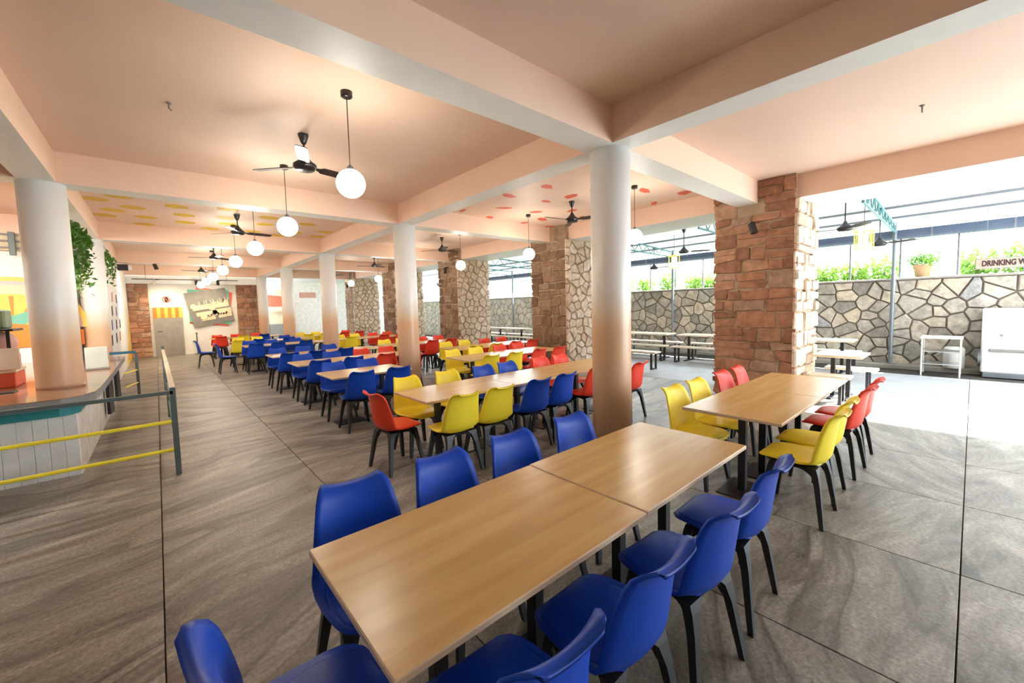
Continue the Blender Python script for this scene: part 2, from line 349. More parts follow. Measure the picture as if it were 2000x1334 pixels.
# ------------------------------------------------------------------ walls that close the hall
structure(MB().box(-9.2, -9.0, -9.3, 22, 0, 3.8).obj('wall_left', M_white))
structure(MB().box(-9.0, 2.0, -9.4, -9.2, 0, 3.8).obj('wall_back', M_white))
end = structure(MB().box(-9.0, 0.15, 19.2, 19.4, 0, 3.8).obj('wall_end', M_white))
structure(MB().box(-9.0, -4.86, 9.15, 9.3, 0, 3.63).obj('wall_shop', M_sky1))
structure(MB().box(-4.86, -4.5, 9.55, 19.2, 0, 3.27).obj('wall_side', M_white))

# ------------------------------------------------------------------ masonry
def clip(poly, nx, ny, c):
    out = []
    for i in range(len(poly)):
        p, q = poly[i], poly[(i + 1) % len(poly)]
        a = p[0] * nx + p[1] * ny - c; b = q[0] * nx + q[1] * ny - c
        if a <= 0: out.append(p)
        if a * b < 0: t = a / (a - b); out.append((p[0] + (q[0] - p[0]) * t, p[1] + (q[1] - p[1]) * t))
    return out
def voronoi(w, h, nx, ny, jit, gap, rnd, stagger=0.5):
    S = []
    for j in range(ny):
        for i in range(-1, nx + 1):
            S.append(((i + 0.5 + stagger * (j % 2) + rnd.uniform(-jit, jit)) * w / nx, (j + 0.5 + rnd.uniform(-jit, jit) * 0.8) * h / ny))
    ay = (w / nx) / (h / ny) if h else 1
    for s in S:
        poly = [(0, 0), (w, 0), (w, h), (0, h)]
        for t in S:
            if t is s: continue
            dx, dy = t[0] - s[0], t[1] - s[1]
            if abs(dx) > 2.6 * w / nx or abs(dy) > 2.6 * h / ny: continue
            d = math.hypot(dx, dy); nxn, nyn = dx / d, dy / d
            poly = clip(poly, nxn, nyn, (s[0] + t[0]) / 2 * nxn + (s[1] + t[1]) / 2 * nyn - gap)
            if len(poly) < 3: break
        if len(poly) >= 3:
            xs_ = [p[0] for p in poly]; ys_ = [p[1] for p in poly]
            if max(xs_) - min(xs_) > 0.06 and max(ys_) - min(ys_) > 0.05: yield poly
def courses(w, h, rnd, hmin=0.12, hmax=0.32, wmin=0.17, wmax=0.5, gap=0.008):
    z = 0
    while z < h - 0.05:
        hh = rnd.uniform(hmin, hmax)
        if h - z - hh < 0.1: hh = h - z
        x = 0
        while x < w - 0.05:
            ww = rnd.uniform(wmin, wmax)
            if w - x - ww < 0.14: ww = w - x
            if ww < 0.34 or hh < 0.22 or rnd.random() < 0.55: cells = [(x, x + ww, z, z + hh)]
            else: k = rnd.uniform(0.4, 0.6); cells = [(x, x + ww, z, z + hh * k), (x, x + ww, z + hh * k, z + hh)]
            for a, b, c, d in cells:
                a += gap; b -= gap; c += gap; d -= gap; j = 0.024
                q = min(b - a, d - c); k1 = [rnd.uniform(0.04, 0.16) * q for _ in range(4)]
                P = [(a + k1[0], c), (b - k1[1], c), (b, c + k1[1]), (b, d - k1[2]), (b - k1[2], d), (a + k1[3], d), (a, d - k1[3]), (a, c + k1[0])]
                yield [(px + rnd.uniform(-j, j), py + rnd.uniform(-j, j)) for px, py in P]
            x += ww
        z += hh
def stone(poly, f, d, rnd, mat, parent, name='stone'):
    # f(u, v, depth) -> 3D ; front face smaller and slightly bulged
    n = len(poly); mx = sum(p[0] for p in poly) / n; my = sum(p[1] for p in poly) / n
    ring = lambda k, dd: [f(mx + (p[0] - mx) * k, my + (p[1] - my) * k, dd) for p in poly]
    m = MB(); r0 = ring(1.0, 0); r1 = ring(0.98, d * 0.6); r2 = ring(0.90, d * rnd.uniform(0.92, 1.08)); c = f(mx + rnd.uniform(-.02, .02), my + rnd.uniform(-.02, .02), d * rnd.uniform(0.95, 1.2))
    vs = r0 + r1 + r2 + [c]; fs = []
    for k in range(2):
        for i in range(n): a = k * n + i; b = k * n + (i + 1) % n; fs.append((a, b, b + n, a + n))
    for i in range(n): fs.append((2 * n + i, 2 * n + (i + 1) % n, 3 * n))
    m.add(vs, fs); return m.obj(name, mat, parent)
def pillar(k):
    y0, y1, x0, x1 = -0.72 + SP * k, 0.52 + SP * k, 3.95, 5.29
    p = structure(MB().box(x0 + 0.035, x1 - 0.035, y0 + 0.035, y1 - 0.035, 0, HC).obj('stone_pillar', M_mortar))
    rnd = random.Random(30 + k)
    ma = M_stone if k == 0 else M_stone3; mb = M_stone2
    # face towards the hall (-x) and face towards the viewer (-y)
    for poly in courses(y1 - y0, HC, rnd):
        cyv = sum(q[0] for q in poly) / len(poly) + y0; czv = sum(q[1] for q in poly) / len(poly)
        if czv > SO - 0.1 and SP * k - 0.24 < cyv < SP * k + 0.24: continue
        if czv > SO - 0.1 and k == 4: continue
        stone(poly, lambda u, v, d: (x0 + 0.036 - d, y0 + u, v), rnd.uniform(0.012, 0.03), rnd, ma, p)
    it = courses(x1 - x0, SO, rnd) if k == 0 else voronoi(x1 - x0, SO, 5, 17, 0.45, 0.010, rnd)
    for poly in it:
        stone(poly, lambda u, v, d: (x0 + u, y0 + 0.036 - d, v), rnd.uniform(0.03, 0.065), rnd, mb, p)
for k in range(5): pillar(k)

# end-wall stonework beside the door
def end_stone(x0, x1, h, seed, dark=False):
    p = structure(MB().box(x0, x1, 19.08, 19.22, 0, h).obj('stone_pillar', M_mortar)); rnd = random.Random(seed)
    for poly in courses(x1 - x0, h, rnd, 0.14, 0.26, 0.2, 0.42): stone(poly, lambda u, v, d: (x0 + u, 19.085 - d, v), rnd.uniform(0.03, 0.06), rnd, M_stone, p)
end_stone(-4.5, -3.87, 2.95, 5); end_stone(-0.88, 0.12, 2.95, 6)
structure(MB().box(-4.6, 0.2, 18.8, 19.2, 2.95, SO).obj('trim_1', M_soffit))

# outdoor retaining wall of crazy-paved rubble
rw = structure(MB().box(9.64, 10.1, -6.5, 22, 0, 2.05).obj('wall_right', M_wallmortar)); rnd = random.Random(11)
for poly in voronoi(12.6, 2.04, 31, 9, 0.49, 0.013, rnd, 0.5):
    stone(poly, lambda u, v, d: (9.642 - d, u - 4.6, v), rnd.uniform(0.02, 0.05), rnd, M_wallstone, rw)
far_st = MB()
for poly in voronoi(14.0, 2.04, 38, 8, 0.47, 0.012, rnd, 0.5):
    far_st.prism(poly, lambda a, b: (9.643, a + 8.0, b), lambda a, b: (9.61, a + 8.0, b))
far_st.obj('stonework', plain('far_rubble_stone', (0.46, 0.415, 0.345), 0.9, var=0.3, scale=3.0), rw)['kind'] = 'stuff'
structure(MB().bbox(9.58, 10.15, -6.5, 22, 2.05, 2.10, 0.012).obj('trim_2', M_coping))
structure(MB().bbox(9.3, 9.66, -6.5, 22, -0.02, 0.09, 0.015).obj('kerb', M_coping))
structure(MB().box(10.1, 40, -20, 30, 1.7, 1.95).obj('terrace_ground', M_green))
# painted white yard wall beyond the open end of the hall
structure(MB().box(0.15, 9.9, 19.05, 22.3, 3.34, 3.40).obj('yard_sun_blocker', M_soffit))  # added slab over the yard, keeps direct sun off the far wall
yw = structure(MB().box(1.75, 9.6, 22.0, 22.2, 0, 4.2).obj('wall_far', M_sky1)); rnd = random.Random(21)
for poly in voronoi(2.6, 3.0, 6, 7, 0.45, 0.012, rnd, 0.5):
    stone(poly, lambda u, v, d: (1.8 + u, 22.002 - d, v), 0.015, rnd, M_sky1, yw)

# ------------------------------------------------------------------ chairs
def shell_mesh(mat):
    prof = [(.236,.425),(.237,.437),(.228,.445),(.205,.449),(.165,.449),(.11,.446),(.03,.436),(-.06,.430),(-.13,.436),(-.175,.458),(-.198,.50),(-.208,.56),(-.217,.63),(-.226,.70),(-.236,.77),(-.247,.808),(-.264,.832),(-.284,.845),(-.300,.843)]
    hw = [.085,.115,.150,.182,.204,.217,.228,.234,.232,.228,.224,.217,.208,.197,.184,.172,.158,.138,.108]
    lift = [0,.001,.003,.006,.012,.018,.026,.036,.046,.058,.064,.064,.058,.050,.038,.028,.016,.010,.004]
    nu = 12; top = []; n = len(prof)
    rows = []
    for k, ((y, z), w, c) in enumerate(zip(prof, hw, lift)):
        a = prof[max(k - 1, 0)]; b = prof[min(k + 1, n - 1)]; ty, tz = b[0] - a[0], b[1] - a[1]; l = math.hypot(ty, tz); ny, nz = -tz / l, ty / l
        if nz < 0 and k < 9: ny, nz = -ny, -nz
        if k >= 9 and ny < 0: ny, nz = -ny, -nz
        row = []
        for i in range(nu + 1):
            u = -1 + 2 * i / nu; e = abs(u) ** 2.2
            dip = 0.016 * (1 - u * u) * max(0, (k - 13) / 5.0)
            row.append(((w * u, y + ny * c * e, z + nz * c * e - dip), (ny, nz)))
        rows.append(row)
    T = 0.007; m = MB(); vs = []
    for s in (1, -1):
        for row in rows:
            for (p, (ny, nz)) in row: vs.append((p[0], p[1] + s * ny * T, p[2] + s * nz * T))
    N1 = n * (nu + 1); fs = []
    for k in range(n - 1):
        for i in range(nu):
            a = k * (nu + 1) + i; b = a + 1; c = a + nu + 1; d = c + 1
            fs.append((a, c, d, b)); fs.append((N1 + a, N1 + b, N1 + d, N1 + c))
    edge = [i for i in range(nu + 1)] + [k * (nu + 1) + nu for k in range(1, n)] + [(n - 1) * (nu + 1) + i for i in range(nu - 1, -1, -1)] + [k * (nu + 1) for k in range(n - 2, 0, -1)]
    for i in range(len(edge)):
        a = edge[i]; b = edge[(i + 1) % len(edge)]; fs.append((a, b, N1 + b, N1 + a))
    m.add(vs, fs); return m.mesh('seat_shell', mat, True)
def pad_mesh(mat):
    m = MB(); o = []
    for y, w in ((.218, .105), (.205, .150), (.17, .180), (.05, .200), (-.06, .195), (-.13, .17), (-.165, .13)): o.append((y, w))
    zc = lambda x, y: 0.446 + 0.004 - 0.014 * max(0, 1 - abs(y + 0.05) / 0.2) + 0.02 * (abs(x) / 0.2) ** 2.2 * (0.4 + max(0, (0.1 - y)) * 2.6)
    pts = [(w, y) for y, w in o] + [(-w, y) for y, w in reversed(o)]
    bot = [(x, y, zc(x, y)) for x, y in pts]; mid = [(x * .985, y * .99, zc(x, y) + 0.012) for x, y in pts]; top = [(x * .93, y * .95 + .001, zc(x * .93, y * .95) + 0.017) for x, y in pts]
    m.loft([bot, mid, top], caps=False)
    rows = []
    n = len(o)
    b0 = len(m.v) - len(pts)
    for k in range(n - 1): m.f.append((b0 + k, b0 + k + 1, b0 + 2 * n - 2 - k, b0 + 2 * n - 1 - k)); m.m.append(0)
    return m.mesh('seat_pad', mat, True)
def leg_mesh(sx, sy):
    m = MB(); a = Vector((sx * .145, sy * .135, .412)); b = Vector((sx * .168, sy * .158, .30)); c = Vector((sx * .215, sy * .20, .001)); R_ = []; a0 = Vector((sx * .128, sy * .122, .424)); a = Vector((sx * .148, sy * .138, .385))
    for p, w, d in ((a0, .105, .055), (a, .066, .044), (b, .046, .036), (c, .031, .026)): R_.append([(p.x - w / 2, p.y - d / 2, p.z), (p.x + w / 2, p.y - d / 2, p.z), (p.x + w / 2, p.y + d / 2, p.z), (p.x - w / 2, p.y + d / 2, p.z)])
    return m.loft(R_).mesh('leg', M_leg)
def frame_mesh():
    m = MB(); m.bbox(-.15, .15, -.14, .14, .398, .424, .008); ns = 8
    for side in range(4):
        P = []
        for i in range(ns + 1):
            t = -1 + 2 * i / ns; zb = .402 - .085 * abs(t) ** 3
            P.append((t, zb))
        for i in range(ns):
            (t0, z0), (t1, z1) = P[i], P[i + 1]; q = []
            for t, zz in ((t0, z0), (t1, z1)):
                ax = .150 + .02 * max(0, (.402 - zz)) / .085
                if side == 0: e = (t * ax, .140); nrm = (0, -1)
                elif side == 1: e = (t * ax, -.140); nrm = (0, 1)
                elif side == 2: e = (.150, t * .14); nrm = (-1, 0)
                else: e = (-.150, t * .14); nrm = (1, 0)
                q.append([(e[0], e[1], zz), (e[0], e[1], .415), (e[0] + nrm[0] * .018, e[1] + nrm[1] * .018, .415), (e[0] + nrm[0] * .018, e[1] + nrm[1] * .018, zz)])
            m.loft(q)
    return m.mesh('under_frame', M_leg)
SHELL = {c: (shell_mesh(mm), pad_mesh(mm)) for c, mm in (('blue', M_blue), ('yellow', M_yellow), ('red', M_red))}
LEGS = [leg_mesh(sx, sy) for sx in (-1, 1) for sy in (-1, 1)]; FRAME = frame_mesh()
PROTO = {}
def chair(c, x, y, rz, label, group):
    if c in PROTO: return dup(PROTO[c], (x, y, 0), rz, label, group)
    t = thing(c + '_chair' if False else 'shell_chair', label, 'chair', (x, y, 0), rz, group)
    for nm, me in (('seat_shell', SHELL[c][0]), ('seat_pad', SHELL[c][1]), ('under_frame', FRAME), *[('leg', l) for l in LEGS]):
        o = bpy.data.objects.new(nm, me); COL.objects.link(o); o.parent = t
    PROTO[c] = t; return t

# ------------------------------------------------------------------ tables
TBL = None
def table(x0, yc, label, group, dz=0.0, w=1.22):
    global TBL
    if TBL: 
        t = dup(TBL, (x0 + w / 2, yc, dz), 0, label, group); return t
    t = thing('dining_table', label, 'table', (x0 + w / 2, yc, dz), 0, group)
    m = MB(); m.bbox(-.609, .609, -.38, .38, .722, .748, .004); 
    for i, f in enumerate(m.f):
        zz = [m.v[k][2] for k in f]
        m.m[i] = 0 if min(zz) > .7475 else 1
    m.obj('tabletop', [M_top, M_edge], t)
    MB().bbox(-.45, .45, -.12, .12, .700, .722, .004).obj('top_support', M_black, t)
    for s in (-1, 1):
        MB().bbox(s * .265 - .03, s * .265 + .03, -.03, .03, .012, .70, .004).obj('post', M_black, t)
        MB().bbox(s * .265 - .21, s * .265 + .21, -.145, .145, 0.0005, .013, .004).obj('base_plate', M_black, t)
    TBL = t; return t

ORD = ['first', 'second', 'third', 'fourth', 'fifth', 'sixth', 'seventh', 'eighth']
GRP = 'shell chairs around the dining tables'; TG = 'wooden dining tables in long runs'
def run(phrase, yc, x0, segs, near=None, far=None, dz=()):
    """segs: colours table by table; near/far: explicit chair x lists or None for the regular spacing"""
    n = len(segs)
    for i in range(n):
        lab = 'oak-topped table with black posts, %s' % phrase if n == 1 else 'oak-topped table, %s from the aisle in %s' % (ORD[i], phrase)
        table(x0 + 1.22 * i, yc, lab, TG, dz[i] if i < len(dz) else 0.0)
    for side, xsl in (('front', near), ('rear', far)):
        if xsl is None: xsl = [(x0 + 1.2 * i + d, segs[i]) for i in range(n) for d in (.32, .88)]
        for j, (x, c) in enumerate(xsl):
            rj = R.uniform(-.07, .07)
            dy = -.17 if (side == 'front' and phrase == 'long run with red end chair' and j == 5) else 0
            if side == 'front': p = (x, yc - .42 + dy, rj)
            else: p = (x, yc + .40, PI + rj)
            chair(c, p[0], p[1] + R.uniform(-.02, .02), p[2], '%s chair, %s from the aisle on the %s side, %s' % (c, ORD[j], side, phrase), GRP)
B, Y, D = 'blue', 'yellow', 'red'
run('biggest front table run', -1.235, -3.27, [B, B], near=[(-2.93, B), (-2.42, B), (-1.87, B), (-1.28, B)], far=[(-3.0, B), (-2.48, B), (-1.96, B), (-1.36, B)], dz=(0, .004))
chair(B, -3.375, -1.29, -PI / 2 + .12, 'blue chair alone at the short end of the biggest front table', GRP)
run('sunlit run by red pillar', -1.25, -0.15, [Y, D], near=[(0.12, Y), (0.62, Y), (1.35, D), (1.85, D)], far=[(0.16, Y), (0.66, Y), (1.36, D), (1.86, D)])
run('long run with red end chair', 1.37, -1.67, [Y, B, D], near=[(-1.40, Y), (-.93, Y), (-.34, B), (.14, B), (.82, D), (1.52, D)], far=[(-1.37, Y), (-.78, Y), (-.19, B), (.29, B), (.99, D), (1.47, D)])
chair(D, -1.80, 1.45, -PI / 2 + .08, 'red chair alone at the short end of the long middle run', GRP)
run('first single blue aisle table', 3.60, -1.87, [B])
run('second aisle run', 5.45, -1.86, [B, D])
run('third aisle run', 7.35, -1.88, [B, B], far=[(-1.6, B), (-1.05, B), (-.45, B)], near=[(-1.6, B), (-1.05, B), (-.45, B)])
run('fourth aisle run', 10.95, -1.85, [B, B], far=[(-1.6, B), (-1.02, B), (-.35, B)], near=[(-1.62, B), (-1.08, B), (-.35, B)])
run('fifth aisle run', 13.1, -1.9, [Y, B], far=[(-1.6, Y), (-1.05, Y), (-.2, B)], near=[(-1.75, Y), (-1.2, B), (-.3, B)])
run('rear aisle run by end wall', 16.2, -2.2, [D, D], far=[(-1.9, D), (-1.3, D), (-.6, D)], near=[(-1.9, D), (-1.2, Y), (-.5, B)])
chair(B, -2.22, 11.25, -PI / 2, 'blue chair at the aisle end of fourth aisle run', GRP)
chair(B, -2.55, 13.35, -PI / 2 - .1, 'blue chair at the aisle end of fifth aisle run', GRP)
run('first run between columns and pillars', 3.58, 0.45, [Y, D])
run('second run between columns and pillars', 5.25, 1.35, [Y, D])
run('third run between columns and pillars', 7.45, 0.75, [Y, D], near=[(1.87, D), (2.46, D)], far=[(1.05, Y), (1.6, Y), (2.25, D), (2.8, D)])
run('fourth run between columns and pillars', 11.1, 0.75, [Y, D], near=[(1.05, Y), (2.15, D), (2.75, D)])
run('rear run between columns and pillars', 14.2, 0.3, [Y, D], near=[(.6, Y), (1.2, Y), (1.9, D), (2.5, D)])

# ------------------------------------------------------------------ pendants
GL = MB().sphere(0.125, n=32, k=18).mesh('globe', M_globe, True)
def pendant(x, y, label, zc=HC, z=2.83):
    t = thing('pendant_light', label, 'lamp', (x, y, 0), 0, 'opal globe pendants in two lines')
    MB().lathe([(0.05, 0.0), (0.05, -0.045), (0.03, -0.055)][::-1], (0, 0, zc), 20).obj('ceiling_rose', M_fan, t, True)
    MB().tube((0, 0, zc - .05), (0, 0, z + .12), .0045, 6).obj('cord', M_cord, t)
    MB().lathe([(.028, 0), (.028, .03), (.012, .045)], (0, 0, z + .115), 14).obj('lamp_cap', M_fan, t)
    g = bpy.data.objects.new('globe', GL); COL.objects.link(g); g.parent = t; g.location = (0, 0, z)
for k in range(8):
    y = 1.16 + 2.325 * k
    pendant(-2.26, y, 'glowing white globe pendant, %s along the aisle line from the big column' % ORD[k])
for k, y in enumerate((1.2, 3.73, 6.3, 8.95, 11.5, 14.2)):
    pendant(2.5, y, 'glowing white globe pendant, %s along the line beside stone pillars' % ORD[k], z=2.79)

# ------------------------------------------------------------------ ceiling fans
def blade_mesh():
    m = MB(); r = []
    for x, w, tilt in ((.07, .045, 0), (.16, .05, -.25), (.20, .115, -.22), (.40, .125, -.2), (.58, .115, -.18), (.605, .08, -.18)):
        c, s = math.cos(tilt), math.sin(tilt); r.append([(x, -w / 2 * c, -w / 2 * s - .004), (x, w / 2 * c, w / 2 * s - .004), (x, w / 2 * c, w / 2 * s + .004), (x, -w / 2 * c, -w / 2 * s + .004)])
    return m.loft(r).mesh('blade', M_fan)
BLADE = blade_mesh()
def fan(x, y, a0, label, zc=HC, drop=0.345):
    t = thing('ceiling_fan', label, 'fan', (x, y, 0), 0, 'dark three-bladed ceiling fans')
    zh = zc - drop
    MB().lathe([(.016, -.11), (.03, -.09), (.055, -.012), (.055, 0)], (0, 0, zc), 18).obj('canopy', M_fan, t, True)
    MB().tube((0, 0, zc - .1), (0, 0, zh + .09), .011, 10).obj('down_rod', M_fan, t)
    MB().lathe([(.02, -.045), (.095, -.042), (.12, -.01), (.12, .02), (.085, .045), (.04, .095), (.018, .14)], (0, 0, zh), 24).obj('motor_housing', M_fan, t, True)
    for k in range(3):
        o = bpy.data.objects.new('blade', BLADE); COL.objects.link(o); o.parent = t; o.location = (0, 0, zh); o.rotation_euler = (0, 0, math.radians(a0 + 120 * k))
fan(-2.32, 2.32, 12, 'dark ceiling fan with its shadow on the ceiling by the first pendant')
fan(-2.34, 7.0, 8, 'dark ceiling fan below the yellow hexagon ceiling over the aisle')
fan(-2.32, 11.6, 42, 'dark ceiling fan, third along the aisle bays')
fan(-2.3, 16.2, 70, 'dark ceiling fan, fourth along the aisle bays near the end wall')
fan(2.42, 2.47, 168, 'dark ceiling fan below the coral flecked ceiling beside the big column')
fan(2.45, 7.1, 8, 'dark ceiling fan, second along the bays beside stone pillars')
fan(2.5, 11.8, 30, 'dark ceiling fan, third along the bays beside stone pillars')
fan(2.5, 16.4, 60, 'dark ceiling fan, fourth along the bays beside stone pillars')

# ------------------------------------------------------------------ spotlights on the pillars and the track by the end wall
def spot(x, y, z, d, label, mat=M_fan):
    t = thing('spotlight', label, 'lamp', (x, y, z))
    d = Vector(d).normalized()
    MB().tube((0, 0, 0), d * .17, .05, 16, .055).obj('lamp_can', mat, t)
    MB().bar((0.0, 0, .02), (0.13, 0, .02), .03, .03).obj('bracket', M_fan, t)
spot(3.84, -0.12, 2.93, (-.2, -.35, -1), 'black can spotlight on the red pillar beside the sunlit table')
spot(3.84, 9.15, 3.02, (-.2, -.35, -1), 'black can spotlight on the third stone pillar')
spot(3.84, 18.4, 3.0, (-.2, -.35, -1), 'black can spotlight on the last stone pillar')
tr = thing('track_light_rail', 'thin black lighting track under the ceiling before the end wall', 'track', (0, 0, 0))
MB().box(-4.3, -0.9, 18.33, 18.36, SO - .19, SO - .16).obj('rail', M_fan, tr)
for x in (-3.9, -1.3): MB().tube((x, 18.345, SO - .17), (x, 18.345, HC), .006, 6).obj('hanger', M_fan, tr)
for i, x in enumerate((-3.62, -2.35, -1.62)):
    m_ = M_wcab if i == 0 else M_fan
    spot(x, 18.30, SO - .21, (-.5 if i == 0 else .1, .5, -1), ['white spotlight head on the track above the steel door', 'small black spotlight head on the track beside the last globes', 'small black spotlight head on the track above the relief picture'][i], m_)
def spotlight(loc, target, energy, size):
    l = bpy.data.lights.new('track_lamp', 'SPOT'); l.energy = energy; l.spot_size = size; l.spot_blend = 0.8; l.color = (1.0, 0.80, 0.55); l.shadow_soft_size = 0.06
    o = bpy.data.objects.new('track_lamp', l); COL.objects.link(o); o.location = loc; o.rotation_euler = (Vector(loc) - Vector(target)).to_track_quat('Z', 'Y').to_euler()
spotlight((-3.4, 18.1, 3.0), (-3.3, 19.2, 1.2), 22, 1.9); spotlight((-1.9, 17.9, 3.0), (-1.9, 19.2, 1.0), 22, 1.9)
spotlight((-3.9, 14.5, 3.1), (-4.5, 15.2, 1.6), 60, 2.2)
t = thing('wall_speaker', 'black box speaker in white bracket high on the side wall', 'speaker', (-4.36, 14.0, 3.05))
MB().bbox(-.1, .14, -.12, .12, 0, .17, .01).obj('cabinet', M_black, t); MB().box(.13, .22, -.1, .1, .02, .15).obj('bracket', M_wcab, t)
spot(-3.62, 13.9, 3.262, (.3, -.2, -1), 'small black spotlight under the beam near the side wall')

# ------------------------------------------------------------------ end wall: door, signs, relief picture
d = structure(MB().box(-3.82, -2.79, 19.15, 19.21, 0, 2.06).obj('door_1', M_white))
MB().box(-3.77, -2.84, 19.10, 19.16, 0.01, 1.56).obj('door_leaf', M_door, d)
for k in range(8): MB().box(-3.77 + .93 * k / 8, -3.77 + .93 * (k + 1) / 8, 19.10 + .006 * (k % 2), 19.16, 1.57, 2.0).obj('striped_panel', M_orange if k % 2 == 0 else M_ylw, d)
m = MB(); m.tube((-3.66, 19.05, 1.02), (-3.52, 19.05, 1.02), .012, 8); m.tube((-3.66, 19.05, 1.02), (-3.66, 19.11, 1.02), .016, 8); m.obj('door_handle', M_fan, d)
t = thing('prohibition_sign', 'small white twin sign with red rings above the steel door', 'sign', (-3.32, 19.19, 2.33))
for s in (-1, 1):
    m = MB(); m.loft([[(s * .075 + .14 * math.cos(2*PI*i/24), yy, .14 * math.sin(2*PI*i/24)) for i in range(24)] for yy in (0, -.012)]); m.obj('plate', M_wcab, t)
m = MB()
for i in range(28):
    a, b = 2 * PI * i / 28, 2 * PI * (i + 1) / 28
    m.add([(r_ * math.cos(q), -.016, r_ * math.sin(q)) for q in (a, b) for r_ in (.10, .135)], [(0, 1, 3, 2)])
m.add([(-.085, -.016, .065), (-.065, -.016, .085), (.085, -.016, -.065), (.065, -.016, -.085)], [(0, 1, 2, 3)]); m.obj('red_ring', M_coral, t)
MB().box(-.025, .025, -.015, -.013, -.06, .06).obj('symbol', M_ink, t)

pic = thing('relief_picture', 'tilted grey relief picture on mint and coral backing sheets', 'picture', (0, 0, 0))
def quadplate(P, y0, y1, mat, nm, parent=pic):
    m = MB(); m.prism(P, lambda x, z: (x, y1, z), lambda x, z: (x, y0, z)); return m.obj(nm, mat, parent)
quadplate([(-2.62, 1.30), (-1.25, 1.13), (-1.03, 2.62), (-2.30, 2.86)], 19.17, 19.2, M_coral, 'coral_sheet')
quadplate([(-2.60, 1.36), (-1.13, 1.20), (-1.16, 2.72), (-2.62, 2.74)], 19.15, 19.17, M_tealp, 'mint_sheet')
quadplate([(-2.46, 1.10), (-1.01, 1.38), (-1.30, 2.83), (-2.75, 2.58)], 19.12, 19.15, M_grey, 'grey_panel')
rr = random.Random(3)
def relief(cx_, cz_, w, h, a, mat=M_cream):
    q = [(cx_ + u * math.cos(a) - v * math.sin(a), cz_ + u * math.sin(a) + v * math.cos(a)) for u, v in ((-w/2, -h/2), (w/2, -h/2), (w/2, h/2), (-w/2, h/2))]
    quadplate(q, 19.09, 19.12, mat, 'relief_piece')
for i, (x, z, w, h) in enumerate([(-2.15, 1.98, .7, .22), (-1.5, 2.12, .6, .28), (-2.0, 1.72, .75, .16), (-1.45, 1.80, .7, .24), (-1.95, 1.50, .5, .15), (-1.35, 1.62, .5, .14)]): relief(x, z, w, h, .17)
for k in range(13): relief(-2.25 + k * .085, 2.14 + k * .015 + rr.uniform(-.03, .03), .035, rr.uniform(.12, .24), .17 + rr.uniform(-.4, .4), [M_cream, M_grey, M_panelw][k % 3])
for k in range(10): relief(-2.2 + k * .1, 1.56 + k * .016 + rr.uniform(-.04, .04), .06, rr.uniform(.06, .13), .17 + rr.uniform(-.5, .5), [M_panelw, M_cream][k % 2])
for x, z, r0 in [(-2.46, 2.0, .12), (-1.82, 1.95, .13), (-2.12, 1.55, .12)]:
    m = MB(); m.loft([[(x + q * math.cos(2*PI*i/18), yy, z + q * math.sin(2*PI*i/18)) for i in range(18)] for q, yy in ((r0, 19.1), (r0 * .9, 19.06), (r0 * .4, 19.055))]); m.obj('relief_wheel', M_cream, pic)
t = thing('barrier_post', 'thin grey barrier post standing before the white end wall', 'post', (-2.42, 19.0, 0))
MB().tube((0, 0, 0), (0, 0, .86), .022, 10).obj('post', M_rail, t); MB().sphere(.04, (0, 0, .88), 12, 8).obj('post_cap', M_rail, t, True); MB().lathe([(.09, 0), (.09, .015), (.03, .03)], n=16).obj('foot', M_rail, t)

# ------------------------------------------------------------------ service counter and queue railings
ct = thing('service_counter', 'long service counter with white plank front and polished brown top', 'counter', (0, 0, 0))
MB().box(-8.8, -4.38, 3.72, 9.1, 0, .66).obj('counter_body', M_panelw, ct)
x = -8.7; kk = 0
while x < -4.46:
    w = 0.108; MB().bbox(x + .001, x + w - .001, 3.67, 3.725, 0.0, .66, .004).obj('plank', M_panel, ct); x += w; kk += 1
m = MB(); P = [(-8.8, 3.64), (-4.50, 3.64), (-4.42, 3.68), (-4.36, 3.80), (-4.36, 9.1), (-8.8, 9.1)]
m.prism(P, lambda a, b: (a, b, .66), lambda a, b: (a, b, .76)); m.obj('teal_band', M_tealband, ct)
P = [(-8.8, 3.58), (-4.48, 3.58), (-4.34, 3.68), (-4.25, 3.9), (-4.23, 4.3), (-4.23, 9.1), (-8.8, 9.1)]
m = MB(); m.prism(P, lambda a, b: (a, b, .755), lambda a, b: (a, b, .845)); m.obj('counter_edge', M_fascia, ct)
P2 = [(a * .999, b + .006) for a, b in P]
m = MB(); m.prism(P2, lambda a, b: (a, b, .845), lambda a, b: (a, b, .853)); m.obj('counter_top', M_counter, ct)
for y in (6.3, 7.9): MB().bar((-4.33, y, .40), (-4.30, y + .25, .40), .04, .5).obj('vent_slot', M_black, ct)

rl = thing('queue_railing', 'grey queue railing with yellow lower rails beside the counter', 'railing', (0, 0, 0))
def rail_post(x, y, h, p=rl): MB().bbox(x - .025, x + .025, y - .025, y + .025, 0, h, .004).obj('post', M_rail, p)
rail_post(-3.59, 2.92, .93); rail_post(-3.61, 9.25, 1.0); rail_post(-3.60, 6.1, .93); rail_post(-6.1, 2.92, .93)
MB().bar((-3.59, 2.92, .88), (-6.1, 2.92, .88), .05, .035).obj('top_rail', M_rail, rl)
for z in (.57, .27): o = MB().tube((-3.59, 2.92, z), (-6.1, 2.92, z), .018, 10).obj('lower_rail', M_yrail, rl); o['label'] = 'yellow lower rail'
MB().bar((-3.59, 2.92, .91), (-3.61, 9.25, .91), .05, .035).obj('top_rail', M_pale, rl)
for z in (.57, .27): o = MB().tube((-3.59, 2.92, z), (-3.61, 9.25, z), .014, 10).obj('lower_rail', M_rail, rl)
gt = thing('queue_gate', 'short blue topped gate rail with grey post beside the counter end', 'railing', (0, 0, 0))
